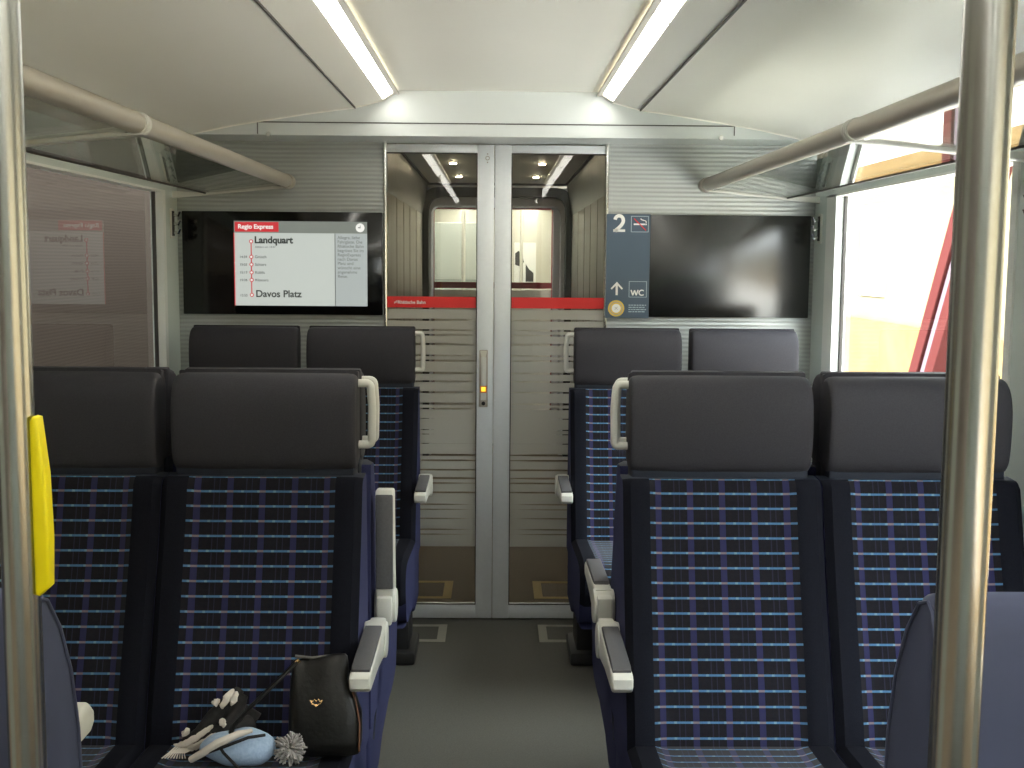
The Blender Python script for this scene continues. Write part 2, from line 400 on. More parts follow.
# ------------------------------------------------------------------ sliding doors
slit_px = [1.257, 1.214, 1.194, 1.155, 1.107, 1.086, 1.033, .998, .952, .903, .882, .840, .792, .773, .733, .684, .661, .620, .584, .563, .523, .471, .449, .410, .362, .341]
def door(name, x0, x1, stile_left, label):
    D = thing(name, label, 'door', ((x0+x1)/2, YW, FZ), kind='structure')
    cx = (x0+x1)/2; X0, X1 = x0-cx, x1-cx
    st = .070
    g0, g1 = (X0, X1-st) if not stile_left else (X0+st, X1)
    f = NB()
    zt = 2.01; top = 1.976
    box(f, (g1 if not stile_left else X0), (X1 if not stile_left else g0), .0, .04, .008, zt, .003)
    box(f, g0, g1, .002, .038, top, zt, .002)
    box(f, g0, g1, .002, .038, .008, .068, .002)
    obj('door_frame', f, M['alu'], D, True)
    b = NB(); e = g1 if not stile_left else g0
    box(b, e-.003 if not stile_left else e-.001, e+.001 if not stile_left else e+.003, -.001, .0, .068, top)
    box(b, g0, g1, -.0005, .003, .068, .073); box(b, g0, g1, -.0005, .003, top-.005, top)
    obj('seal', b, M['gasket'], D)
    p = NB(); vs = [p.verts.new(v) for v in ((g0, .020, .068), (g1, .020, .068), (g1, .020, top), (g0, .020, top))]
    p.faces.new(vs); obj('glass_pane', p, M['glass_door'], D)
    # frosted film: strips with tapering clear slits
    fm = NB(); N = 22; zt_, zb_ = 1.332, .318
    rnd = random.Random(7 if stile_left else 3)
    edges = [(None, [0]*(N+1), zt_)]
    for i, z in enumerate(slit_px):
        w = .0034 if i % 3 else .0043
        c = rnd.uniform(.35, .65); hl = rnd.uniform(.55, .9)
        if 11 <= i <= 14: hl = .42; c = .12 if stile_left == False else .88
        if i > 20: hl = .7; w *= .7; c = .25 if not stile_left else .75
        hw = [w*max(.35 if i < 21 and not 11 <= i <= 14 else 0.04, min(1, 1.6*(1-abs(k/N-c)/hl))) for k in range(N+1)]
        edges.append((i, hw, z-FZ+.03*0))
    edges.append((None, [0]*(N+1), zb_))
    xs = [g0+(g1-g0)*k/N for k in range(N+1)]
    for (i, h, z), (j, h2, z2) in zip(edges, edges[1:]):
        up = [fm.verts.new((xs[k], .0185, z-h[k])) for k in range(N+1)]
        dn = [fm.verts.new((xs[k], .0185, z2+h2[k])) for k in range(N+1)]
        for k in range(N): fm.faces.new((up[k], dn[k], dn[k+1], up[k+1]))
    obj('frosted_film', fm, M['film'], D)
    R = obj('red_band', B(g0, g1, .012, .0165, 1.338, 1.384), M['red'], D)
    if not stile_left:
        text('band_lettering', 'Rhätische Bahn', g0+.048, 1.354, .0115, .019, M['white_txt'], R, .0004)
        q = NB(); 
        for k in range(3): box(q, g0+.034+k*.005, g0+.0365+k*.005, .0108, .0116, 1.354+k*.002, 1.362+k*.003)
        obj('band_mark', q, M['white_txt'], R)
        # pull handle with lit button and small emblem
        hx = X1-.040
        h = NB(); box(h, hx-.018, hx+.018, -.006, .001, .922, 1.163, .003); HH = obj('handle', h, M['sign_grey'], D, True); HH['label'] = 'recessed grey pull handle with yellow button'
        obj('grip', B(hx-.011, hx+.011, -.014, -.005, 1.012, 1.135, .004), M['white_pl'], HH, True)
        obj('handle_cap', prism(NB(), [(hx-.015, 1.16), (hx+.015, 1.16), (hx+.008, 1.132), (hx-.008, 1.132)], 'y', -.012, -.005), M['cream'], HH)
        obj('button_rim', B(hx-.014, hx+.014, -.011, -.005, .984, 1.012, .002), M['orange'], HH)
        obj('button', B(hx-.009, hx+.009, -.014, -.010, .989, 1.008, .002), M['yellow_btn'], HH)
        obj('grip_plate', B(hx-.011, hx+.011, -.012, -.005, .952, .983, .002), M['white_pl'], HH)
        q = NB(); disc(q, hx, .938, -.010, -.005, .008); obj('key_lock', q, M['black'], HH)
        q = NB(); ex = hx+.012; disc(q, ex, 1.955, -.0012, .0005, .009, r_in=.006); disc(q, ex, 1.972, -.0012, .0005, .003, 12); disc(q, ex, 1.938, -.0012, .0005, .003, 12)
        obj('emblem', q, M['sign_grey'], D)
    return D
door('door_1', -.462, -.0135, False, 'left sliding glass door leaf with red band, yellow button and handle')
door('door_2', -.0115, .452, True, 'right sliding glass door leaf with red band, without a handle')

# ------------------------------------------------------------------ information screen, sign and dark panel on the end wall
T = thing('information_screen', 'wide black screen showing a red line map from Landquart to Davos Platz', 'screen', (-.885, YW, 1.487))
def tx(x): return x+.885
def tz(z): return z-1.487
obj('housing', B(tx(-1.297), tx(-.474), -.022, 0, tz(1.276), tz(1.699), .003), M['black_glass'], T, True)
def du(u): return tx(-1.083+(u-38)/965*.547)
def dv(v): return tz(1.66-(v-45)/610*.347)
DP = obj('display', B(du(38), du(1003), -.0245, -.021, dv(655), dv(45)), M['scr_bg'], T)
yy = -.0262
obj('header_bar', B(du(38), du(1003), yy+.0005, -.024, dv(130), dv(45)), M['scr_head'], DP)
obj('line_name_tab', B(du(45), du(362), yy-.0005, -.0242, dv(122), dv(52), .0003), M['scr_red'], DP)
obj('side_column', B(du(772), du(1003), yy+.0005, -.024, dv(655), dv(131)), M['scr_side'], DP)
obj('divider', B(du(767), du(773), yy, -.024, dv(655), dv(131)), M['scr_txt2'], DP)
obj('red_edge', B(du(36), du(42), yy-.0006, -.024, dv(655), dv(130)), M['scr_red'], DP)
q = NB(); disc(q, du(953), dv(88), yy-.001, -.024, .018); CL = obj('clock_disc', q, M['scr_white'], DP)
q = NB(); box(q, du(938), du(955), yy-.0018, yy, dv(91), dv(85)); box(q, du(952), du(956), yy-.0018, yy, dv(92), dv(72)); obj('clock_hands', q, M['scr_txt'], DP)
q = NB(); box(q, du(158), du(165), yy, -.024, dv(580), dv(192)); obj('line_map_line', q, M['scr_red'], DP)
for v in (192, 303, 358, 415, 470, 578):
    q = NB(); disc(q, du(162), dv(v), yy-.0008, -.024, .0082, 20); q2 = NB(); disc(q2, du(162), dv(v), yy-.0016, -.024, .0048, 16)
    obj('stop_ring', q, M['scr_red'], DP); obj('stop_centre', q2, M['scr_white'], DP)
k = .547/965
yt = yy-.0012
text('screen_title', 'Regio Express', du(68), dv(100), yt-.001, 36*k*1.25, M['scr_white'], DP, .0006)
text('screen_text', 'Landquart', du(186), dv(203), yt, 55*k*1.24, M['scr_txt'], DP, .0014)
text('screen_text', 'Abfahrt um 14:47', du(190), dv(238), yt, 19*k*1.1, M['scr_txt2'], DP)
for v, s1, s2 in ((303, '14:59', 'Grüsch'), (358, '15:03', 'Schiers'), (415, '15:13', 'Küblis'), (470, '15:26', 'Klosters')):
    text('screen_text', s1, du(76), dv(v+9), yt, 24*k*1.05, M['scr_txt'], DP)
    text('screen_text', s2, du(188), dv(v+9), yt, 26*k*1.1, M['scr_txt'], DP)
text('screen_text', '15:55', du(76), dv(590), yt, 24*k*1.05, M['scr_txt'], DP)
text('screen_text', 'Davos Platz', du(190), dv(592), yt, 55*k*1.28, M['scr_txt'], DP, .0008)
for i, s_ in enumerate(['Allegra, liebe', 'Fahrgäste. Die', 'Rhätische Bahn', 'begrüsst Sie im', 'RegioExpress', 'nach Davos', 'Platz und', 'wünscht eine', 'angenehme', 'Reise.']):
    text('screen_text', s_, du(788), dv(170+i*31), yt, 29*k*1.08, M['scr_txt2'], DP)

SG = thing('wayfinding_sign', 'slate blue sign with a white 2, an arrow and WC right of the doors', 'sign', (.5415, YW, 1.4865))
def su(u): return (.452+(u-45)/257*.181)-.5415
def sv(v): return (1.701-(v-58)/662*.429)-1.4865
obj('sign_plate', B(su(45), su(302), -.020, 0, sv(720), sv(58), .001), M['sign_blue'], SG)
ys_ = -.0212
def ribbon(bm, path, w, y0=ys_, y1=-.0195):
    P_ = [Vector(p) for p in path]; L_, R_ = [], []
    for i, p in enumerate(P_):
        d = (P_[min(i+1, len(P_)-1)]-P_[max(i-1, 0)]).normalized(); n_ = Vector((-d.y, d.x))*w/2; L_.append(p+n_); R_.append(p-n_)
    for i in range(len(P_)-1): prism(bm, [L_[i], L_[i+1], R_[i+1], R_[i]], 'y', y0, y1)
two = [(.33*math.cos(a)+.0, .70+.29*math.sin(a)) for a in [math.radians(170-k*14) for k in range(15)]]
two += [(.22, .46), (.02, .28), (-.22, .12), (-.31, .03)]
tw = su(153)-su(82); th = sv(68)-sv(171); q = NB()
ribbon(q, [(su(118)+x*tw*1.05, sv(171)+z*th) for x, z in two], .0142); box(q, su(84), su(154), ys_, -.0195, sv(171), sv(155))
obj('numeral_two', q, M['white_txt'], SG)
def outline(bm, u0, u1, v0, v1, w=3.5):
    box(bm, su(u0), su(u1), ys_, -.0195, sv(v0+w), sv(v0)); box(bm, su(u0), su(u1), ys_, -.0195, sv(v1), sv(v1-w))
    box(bm, su(u0), su(u0+w), ys_, -.0195, sv(v1), sv(v0)); box(bm, su(u1-w), su(u1), ys_, -.0195, sv(v1), sv(v0))
q = NB(); outline(q, 188, 292, 70, 172); NS = obj('no_smoking_pictogram', q, M['sign_lblue'], SG)
q = NB(); box(q, su(204), su(270), ys_-.0004, -.0195, sv(127), sv(117)); box(q, su(273), su(280), ys_-.0004, -.0195, sv(127), sv(117))
tube(q, [(su(278), ys_, sv(112)), (su(275), ys_, sv(101)), (su(262), ys_, sv(97)), (su(250), ys_, sv(93)), (su(244), ys_, sv(86))], .0022, 6)
obj('cigarette', q, M['white_txt'], NS)
q = NB(); tube(q, [(su(205), ys_-.0012, sv(86)), (su(276), ys_-.0012, sv(160))], .0022, 6); obj('strike', q, M['red'], NS)
q = NB(); outline(q, 182, 288, 484, 587); WB = obj('wc_box', q, M['sign_lblue'], SG)
q = NB(); ribbon(q, [(su(u), sv(v)) for u, v in ((195, 539), (206, 574))], .0052, ys_-.0004); ribbon(q, [(su(u), sv(v)) for u, v in ((206, 574), (216, 541))], .0052, ys_-.0004)
ribbon(q, [(su(u), sv(v)) for u, v in ((216, 541), (226, 574))], .0052, ys_-.0004); ribbon(q, [(su(u), sv(v)) for u, v in ((226, 574), (237, 539))], .0052, ys_-.0004); obj('letter_w', q, M['white_txt'], WB)
q = NB(); ribbon(q, [(su(259)+.0115*math.cos(a), sv(557)+.0105*math.sin(a)) for a in [math.radians(45+k*15) for k in range(19)]], .0050, ys_-.0004); obj('letter_c', q, M['white_txt'], WB)
q = NB(); box(q, su(104), su(117), ys_, -.0195, sv(574), sv(500))
prism(q, [(su(111), sv(488)), (su(147), sv(530)), (su(141), sv(539)), (su(111), sv(506)), (su(81), sv(539)), (su(75), sv(530))], 'y', ys_, -.0195)
obj('arrow', q, M['white_txt'], SG)
q = NB(); disc(q, su(109), sv(658), ys_, -.0195, .034); RG = obj('ring', q, M['sign_yellow'], SG)
q = NB(); disc(q, su(109), sv(658), ys_-.0005, -.0195, .0275, r_in=.024); obj('ring_outline', q, M['sign_grey'], RG)
q = NB(); disc(q, su(109), sv(658), ys_-.0008, -.0195, .0185); obj('ring_centre', q, M['white_txt'], RG)
q = NB(); 
for d in (-1, 1): tube(q, [(su(109)-.006, ys_-.0012, sv(658)-d*.006), (su(109)+.006, ys_-.0012, sv(658)+d*.006)], .0008, 4)
obj('ring_cross', q, M['sign_grey'], RG)
q = NB()
for i in range(4):
    u = 182
    while u < 278:
        w = random.uniform(9, 22); box(q, su(u), su(min(u+w, 286)), ys_, -.0195, sv(640+i*14), sv(634+i*14)); u += w+4
obj('fine_print', q, M['sign_lblue'], SG)
PN = tag(obj('dark_glass_panel', B(.634, 1.300, YW-.020, YW, 1.277, 1.699, .002), M['mirror_panel'], smooth=True), 'glossy black blank panel to the right of the slate blue sign', 'panel')

# ------------------------------------------------------------------ luggage racks
for s, nm in ((-1, 'left'), (1, 'right')):
    R = thing('luggage_rack', f'{nm} overhead glass luggage rack with a beige rail', 'luggage rack', (s*.86, 4.84, 1.80))
    yo = -4.84; b = NB()
    n_ = 20; ring = []
    pr = [(s*(.026*math.cos(2*PI*k/n_)), .022+.026*math.sin(2*PI*k/n_)*1.0) for k in range(n_)]
    prism(b, pr, 'y', -2.6+yo, 4.78+yo, .006, 2); obj('rail', b, M['rail'], R, True)
    # underside profile of the rail
    g = NB(); xg0, zg0, xg1, zg1 = .01, .004, .325, -.031
    prism(g, [(s*xg0, zg0), (s*xg1, zg1), (s*xg1, zg1+.008), (s*xg0, zg0+.008)], 'y', -2.6+yo, 4.83+yo)
    me_o = obj('glass_shelf', g, M['glass_shelf'], R)
    obj('shelf_edge', prism(NB(), [(s*.324, -.034), (s*.331, -.034), (s*.331, -.022), (s*.324, -.022)], 'y', -2.6+yo, 4.83+yo), M['gasket'], R)
    for yb in (4.79, 2.83, .95, -1.0):
        b = NB(); w = .016 if yb > 4 else .045
        prism(b, [(s*-.02, -.006), (s*.10, -.016), (s*.33, -.040), (s*.468, -.052), (s*.468, -.022), (s*.33, -.029), (s*.05, -.000)], 'y', yo+yb-w/2, yo+yb+w/2, .003)
        o = obj('bracket', b, M['white_pl'], R, True)
        if yb < 4:
            c = NB()
            for dy in (-.016, 0, .016):
                prism(c, [(s*.029*math.cos(a), .022+.029*math.sin(a)) for a in [2*PI*k/20 for k in range(20)]], 'y', yo+yb+dy-.006, yo+yb+dy+.006, .002)
            obj('clamp', c, M['white_pl'], o, True)
        else:
            c = NB(); prism(c, [(s*.030*math.cos(a), .022+.030*math.sin(a)) for a in [2*PI*k/20 for k in range(20)]], 'y', yo+4.78, yo+4.85, .004)
            obj('end_cap', c, M['rail'], o, True)

# ------------------------------------------------------------------ coat hooks
def coat_hook(s, y, z, label):
    K = thing('coat_hook', label, 'coat hook', (s*WX, y, z), group=None)
    obj('back_plate', B(*sorted((0, -s*.008)), -.022, .022, -.06, .06, .003), M['white_pl'], K, True)
    for zz in (.035, 0.0, -.035):
        b = NB(); tube(b, [(-s*.006, 0, zz), (-s*.028, 0, zz-.004), (-s*.034, 0, zz+.014)], .007, 8); obj('hook', b, M['chrome'], K, True)
    obj('hook_recess', B(*sorted((-s*.0075, -s*.0095)), -.016, .016, -.05, .05), M['black'], K)
coat_hook(-1, 4.755, 1.645, 'chrome coat hooks on the left wall pillar beside the screen')
coat_hook(1, 4.755, 1.645, 'chrome coat hooks on the far right wall pillar beside the black panel')
coat_hook(1, 2.84, 1.66, 'chrome coat hooks on the right wall pillar behind the near pole')

# ------------------------------------------------------------------ seats
CACHE = {}
def cached(key, name, fn, m, parent, smooth=True):
    if key in CACHE: return obj(name, None, None, parent, mesh=CACHE[key])
    o = obj(name, fn(), m, parent, smooth); CACHE[key] = o.data; return o

def grid_pad(front, back, half, bol, bol_w, nx=28, v0=0.0, taper=0):
    """front: polyline (y,z) running from the top down; back: same count polyline; raised side bolsters"""
    bm = NB(); uvl = bm.loops.layers.uv.new('UVMap')
    nrow = len(front); xs = [-half + 2*half*i/nx for i in range(nx+1)]
    # snap a column to the bolster edge
    ed = half-bol_w
    xs = sorted(set([round(x, 4) for x in xs if abs(abs(x)-ed) > .006] + [-ed, ed, -half, half]))
    arc = [0.0]
    for p, q in zip(front, front[1:]): arc.append(arc[-1]+math.hypot(q[0]-p[0], q[1]-p[1]))
    F, K = [], []
    for j, (y, z) in enumerate(front):
        a = front[max(j-1, 0)]; b = front[min(j+1, nrow-1)]
        ty, tz_ = b[0]-a[0], b[1]-a[1]; L = math.hypot(ty, tz_) or 1; ny, nz_ = tz_/L, -ty/L   # outward (toward sitter)
        rowf, rowk = [], []
        endf = min(1, j/2.0, (nrow-1-j)/2.0) if nrow > 6 else 1
        for x in xs:
            ax = abs(x); h = 0
            if ax > ed-.03: 
                s_ = min(1, (ax-(ed-.03))/.045); h = bol*(s_*s_*(3-2*s_))
            edge = max(0, (ax-(half-.014))/.014); drop = -.016*edge**2
            hh = (h*(.3+.7*endf)) + drop
            rowf.append(bm.verts.new((x, y+ny*hh, z+nz_*hh)))
            by, bz = back[j]
            rowk.append(bm.verts.new((x*(1 if ax < half-1e-6 else 1), by, bz)))
        F.append(rowf); K.append(rowk)
    def face(vs, mi, uvs=None):
        f = bm.faces.new(vs); f.material_index = mi; f.smooth = True
        if uvs:
            for l, q in zip(f.loops, uvs): l[uvl].uv = q
    nxs = len(xs)
    for j in range(nrow-1):
        for i in range(nxs-1):
            mid = abs((xs[i]+xs[i+1])/2)
            mi = 0 if mid < ed else 1
            face((F[j][i], F[j][i+1], F[j+1][i+1], F[j+1][i]), mi, [(xs[i], v0+arc[j]), (xs[i+1], v0+arc[j]), (xs[i+1], v0+arc[j+1]), (xs[i], v0+arc[j+1])])
            face((K[j][i], K[j+1][i], K[j+1][i+1], K[j][i+1]), 2)
        face((F[j][0], F[j+1][0], K[j+1][0], K[j][0]), 2); face((F[j][-1], K[j][-1], K[j+1][-1], F[j+1][-1]), 2)
    for i in range(nxs-1):
        face((F[0][i], K[0][i], K[0][i+1], F[0][i+1]), 3); face((F[-1][i], F[-1][i+1], K[-1][i+1], K[-1][i]), 2)
    return bm

FRONT = [(.188, 1.010), (.186, 1.004), (.180, .99), (.172, .96), (.150, .88), (.125, .80), (.098, .72), (.070, .64), (.045, .57), (.022, .50), (.008, .45), (.0, .40), (.0, .36)]
BACK = [(.245, 1.010), (.250, 1.004), (.254, .99), (.256, .96), (.260, .88), (.264, .80), (.268, .72), (.272, .64), (.275, .57), (.278, .50), (.28, .45), (.28, .40), (.28, .36)]
SMATS = [M['plaid'], M['bolster'], M['blue_side'], M['leather_nav']]
def mk_back(): return grid_pad(FRONT, BACK, .2265, .022, .060)
def mk_cushion():
    fr = [(.06, .435), (.02, .432), (-.05, .432), (-.12, .436), (-.20, .442), (-.28, .448), (-.36, .452), (-.42, .450), (-.455, .436), (-.475, .405), (-.48, .36), (-.465, .32)]
    bk = [(.20, .30), (.14, .28), (.06, .27), (-.02, .265), (-.10, .26), (-.18, .255), (-.25, .25), (-.32, .25), (-.38, .255), (-.42, .27), (-.44, .285), (-.45, .30)]
    return grid_pad([(y_, z_+.02) for y_, z_ in fr], bk, .2265, .012, .060)
def mk_headrest():
    # rounded pad: closed YZ outline swept across with rounded ends
    out = []
    pts = [(.197, 1.040), (.188, 1.075), (.184, 1.14), (.188, 1.195), (.204, 1.232), (.228, 1.250), (.262, 1.252), (.282, 1.238), (.288, 1.20), (.288, 1.10), (.284, 1.046), (.262, 1.027), (.220, 1.027)]
    pts = [(y_, z_-.010) for y_, z_ in pts]; c = Vector((.238, 1.132)); bm = NB(); rows = []
    hw = .2085
    st = [(-hw, .86), (-hw+.001, .91), (-hw+.004, .955), (-hw+.010, .985), (-hw+.022, 1.0), (-.10, 1.006), (0, 1.008), (.10, 1.006), (hw-.022, 1.0), (hw-.010, .985), (hw-.004, .955), (hw-.001, .91), (hw, .86)]
    # resample outline smoothly
    sm = pts
    for _ in range(2):
        nw = []
        for i in range(len(sm)):
            p, q = Vector(sm[i]), Vector(sm[(i+1) % len(sm)]); nw += [tuple(p*.75+q*.25), tuple(p*.25+q*.75)]
        sm = nw
    for x, s_ in st:
        rows.append([bm.verts.new((x, *(c+(Vector(p)-c)*s_))) for p in sm])
    nn = len(sm)
    for a, b in zip(rows, rows[1:]):
        for k in range(nn): bm.faces.new((a[k], a[(k+1) % nn], b[(k+1) % nn], b[k]))
    bm.faces.new(rows[0][::-1]); bm.faces.new(rows[-1])
    return bm
def mk_headshell():
    bm = NB(); prism(bm, [(.264, 1.035), (.290, 1.035), (.294, 1.21), (.286, 1.244), (.266, 1.246), (.262, 1.22)], 'x', -.208, .208, .006, 3); return bm
def mk_base():
    bm = NB(); box(bm, -.225, .225, -.02, .24, FZ, .02, .01); box(bm, -.20, .20, .02, .22, .0, .30, .01)
    return bm
def mk_skirt():
    bm = NB(); prism(bm, [(.27, .16), (.27, .40), (.02, .40), (-.10, .262), (-.40, .262), (-.42, .245), (-.05, .20), (.05, .16)], 'x', -.222, .222, .012, 3); return bm
def arm(parent, x, raised=False, wide=.045):
    """white armrest with a grey pad hinged at the backrest's side, x = centre"""
    A = obj('armrest', None, None, parent, mesh=arm_mesh(raised, wide)); A.location = (x, 0, 0)
    Pd = obj('armrest_pad', None, None, A, mesh=pad_mesh(raised, wide)); Pd['label'] = 'dark grey armrest pad'
    return A
AM = {}
def arm_mesh(raised, w):
    if ('a', raised, w) in AM: return AM['a', raised, w]
    bm = NB(); h = w/2; hy, hz = .205, .625
    n_ = 28; prism(bm, [(hy+.042*math.cos(2*PI*k/n_), hz+.042*math.sin(2*PI*k/n_)) for k in range(n_)], 'x', -h-.004, h+.004, .004, 2)
    if not raised: pts = [(hy+.01, .668), (.12, .664), (-.105, .657), (-.118, .648), (-.118, .628), (-.108, .618), (.05, .610), (.19, .590)]
    else: pts = [(hy-.030, .62), (hy-.020, .75), (hy-.010, .905), (hy-.002, .92), (hy+.030, .92), (hy+.040, .905), (hy+.042, .64)]
    prism(bm, pts, 'x', -h, h, .006, 3)
    box(bm, -h+.004, h-.004, hy-.02, hy+.06, .59, .66, .005)
    o = obj('armrest', bm, M['white_pl'], smooth=True); me = o.data; bpy.data.objects.remove(o); AM['a', raised, w] = me; return me
def pad_mesh(raised, w):
    if ('p', raised, w) in AM: return AM['p', raised, w]
    bm = NB(); h = w/2-(.0015 if raised else .003); hy = .205
    if not raised: pts = [(.16, .666), (.155, .674), (.12, .675), (-.085, .669), (-.102, .663), (-.100, .653), (.12, .660)]
    else: pts = [(hy+.036, .675), (hy+.050, .680), (hy+.050, .905), (hy+.044, .912), (hy+.036, .908)]
    prism(bm, pts, 'x', -h, h, .003, 2)
    o = obj('armrest_pad', bm, M['pad'], smooth=True); me = o.data; bpy.data.objects.remove(o); AM['p', raised, w] = me; return me
def mk_handle(sx):
    def f():
        bm = NB()
        p = round_path([(sx*.195, .262, 1.218), (sx*.236, .262, 1.218), (sx*.240, .262, 1.16), (sx*.238, .262, 1.074), (sx*.195, .262, 1.074)], .011)
        tube(bm, p, .0095, 12); return bm
    return f
def seat(label, x, y, rot=0, aisle=0, raised=False, group='plaid train seats', arm_in=True):
    """aisle: local side (+1/-1) that faces the aisle, 0 = window seat"""
    t = thing('train_seat', label, 'seat', (x, y, 0), rot, group)
    cached('cushion', 'cushion', mk_cushion, SMATS, t); cached('back', 'backrest', mk_back, SMATS, t)
    cached('head', 'headrest', mk_headrest, M['leather'], t, 50); cached('shell', 'headrest_shell', mk_headshell, M['leather'], t)
    cached('neck', 'neck_piece', lambda: box(NB(), -.204, .204, .205, .285, .985, 1.045, .008), M['leather_nav'], t); cached('skirt', 'seat_pan', mk_skirt, M['blue_side'], t); cached('base', 'pedestal', mk_base, M['black'], t)
    if aisle:
        cached(('h', aisle), 'grab_handle', mk_handle(aisle), M['white_pl'], t)
        A_ = arm(t, aisle*(.258 if rot else .252), raised); A_.location.z = .025 if rot else 0
    return t
XA, XB = .528, .982      # centres of the aisle and window seats
YF, YR, YM = 2.42, 4.30, 3.02
seat('aisle seat with a black handbag standing on it, front left pair', -XA, YF, aisle=1)
seat('window seat with the yellow-marked pole in front of it, front left pair', -XB, YF)
seat('aisle seat of the front right pair, facing the viewer, empty', XA-.012, YF, aisle=-1)
seat('window seat of the front right pair, partly hidden by the steel pole', XB-.010, YF)
seat('aisle seat of the rear pair under the information screen', -XA, YR, aisle=1)
seat('window seat of the rear pair under the information screen', -XB, YR)
seat('aisle seat of the rear pair under the slate blue sign', XA-.014, YR, aisle=-1)
seat('window seat of the rear pair under the black glass panel', XB-.012, YR)
seat('seat facing the doors with its armrest raised, behind the handbag seat', -XA, YM, PI, aisle=-1, raised=True)
seat('left window seat facing away, backed onto the front left window seat', -XB, YM, PI)
seat('seat facing the doors with its armrest lowered, backed onto the front right aisle seat', XA, YM, PI, aisle=1)
seat('right window seat facing away, backed onto the front right window seat', XB, YM, PI)

def near_seat(x0, x1, label, arm_side, raised):
    cx = (x0+x1)/2; t = thing('low_back_seat', label, 'seat', (cx, 1.14, 0)); h = (x1-x0)/2
    bm = NB()
    zoff = .010
    out = [(0, .40), (-.004, .80), (-.002, 1.04), (.004, 1.115), (.014, 1.142), (.034, 1.152), (.062, 1.142), (.098, 1.10), (.128, 1.04), (.146, .96), (.152, .86), (.150, .60), (.150, .40)]
    prism(bm, [(p[0], p[1]+zoff) for p in out], 'x', -h, h, .016, 4); obj('backrest', bm, M['shell'], t, 50)
    inner = [(.006, .42), (.003, .80), (.006, 1.04), (.012, 1.11), (.021, 1.133), (.034, 1.141), (.058, 1.132), (.091, 1.092), (.118, 1.035), (.135, .96), (.141, .86), (.140, .42)]
    for sx in (-1, 1):
        loop = [(sx*(h+.0002), p[0], p[1]+zoff) for p in inner]; bm = NB(); tube(bm, loop, .0022, 6)
        obj('piping', bm, M['shell'], t, True)
    bm = NB(); box(bm, -h, h, .10, .60, .30, .45, .03, 3); obj('cushion', bm, M['blue_side'], t, True)
    bm = NB(); box(bm, -h+.03, h-.03, .05, .40, FZ, .32, .01); obj('pedestal', bm, M['black'], t)
    A = NB(); ax = arm_side*(h-.022); 
    if raised: prism(A, [(.150, .946), (.150, .966), (.162, .979), (.190, .979), (.204, .966), (.204, .950), (.190, .941), (.162, .941)], 'x', ax-.012, ax+.018, .008, 4)
    else: box(A, ax-.022, ax+.022, .14, .50, .62, .66, .008, 3)
    obj('armrest', A, M['white_pl'], t, True)
    return t
near_seat(-.945, -.472, 'low slate blue seat back at the bottom left beside the pole', 1, True)
near_seat(.452, .925, 'low slate blue seat back at the bottom right behind the pole', -1, False)

# ------------------------------------------------------------------ poles
def pole(x, y, label):
    t = thing('grab_pole', label, 'pole', (x, y, FZ))
    b = NB(); tube(b, [(0, 0, 0), (0, 0, .6), (0, 0, 1.3), (0, 0, 2.22)], .0168, 40); obj('tube', b, M['steel'], t, True)
    b = NB(); tube(b, [(0, 0, 0), (0, 0, .012)], .045, 32); obj('floor_flange', b, M['steel'], t, True)
    return t
pL = pole(-.4365, 1.05, 'brushed steel pole at the left edge carrying a yellow box')
pole(.323, .78, 'brushed steel pole in front of the right window seats')
b = NB(); prism(b, [(-.004, -.082), (.0, -.083), (.0085, -.075), (.0100, -.03), (.0085, .03), (.003, .082), (-.001, .083), (-.004, .079)], 'y', -.009, .009, .003, 3)
yb = tag(obj('stop_request_box', b, M['yellow'], smooth=True), 'yellow box fixed to the side of the left steel pole', 'button box')
yb.location = (-.4172, 1.050, 1.275)

# ------------------------------------------------------------------ things on the front left seat
bag = thing('handbag', 'black leather handbag with a gold emblem standing on the plaid seat', 'handbag', (-.352, 2.335, .474)); bag.scale = (1, 1, .95)
bag.rotation_euler = (math.radians(-14), math.radians(0), math.radians(3))
bm = NB()
rows = []
for z, w, d, xo in ((.0, .060, .030, 0), (.004, .072, .038, 0), (.03, .076, .042, .0), (.09, .075, .040, 0), (.13, .068, .036, -.007), (.16, .060, .031, -.013), (.19, .059, .022, -.013), (.207, .057, .010, -.013), (.211, .052, .003, -.013)):
    r = []
    for k in range(28):
        a = 2*PI*k/28; c, s_ = math.cos(a), math.sin(a); e = .42
        px = w*math.copysign(abs(c)**e, c); py = d*math.copysign(abs(s_)**e, s_)
        dent = -.006*math.exp(-((px+.03)/.02)**2)*(1 if s_ < 0 else 0)*(z/.2)
        sag = .006*math.sin(px*40)*(z/.21)**3
        r.append(bm.verts.new((px+xo, py-dent, z+sag)))
    rows.append(r)
for a_, b_ in zip(rows, rows[1:]):
    for k in range(28): bm.faces.new((a_[k], a_[(k+1) % 28], b_[(k+1) % 28], b_[k]))
bm.faces.new(rows[0][::-1]); bm.faces.new(rows[-1])
obj('body', bm, M['bag'], bag, 60)
bm = NB(); tube(bm, [(-.066, 0, .212), (-.03, 0, .2075), (0, 0, .211), (.03, 0, .2135), (.040, 0, .212)], .0035, 8); obj('zip', bm, M['seam'], bag, True)
bm = NB(); tube(bm, [(.072, -.034, .01), (.073, -.036, .07), (.064, -.034, .12), (.050, -.026, .16)], .002, 6); sm_ = obj('seam', bm, mat('brown_stitching', (.13, .05, .02), .6), bag, True); sm_['label'] = 'brown stitched side seam'
bm = NB()
q = -.0435
tube(bm, [(-.034, q, .118), (-.028, q, .108), (-.020, q-.001, .104), (-.012, q-.001, .104), (-.004, q, .108), (.002, q, .118)], .0022, 8)
tube(bm, [(-.034, q, .118), (-.026, q, .114), (-.022, q, .121), (-.016, q, .115), (-.010, q, .121), (-.006, q, .114), (.002, q, .118)], .0018, 8)
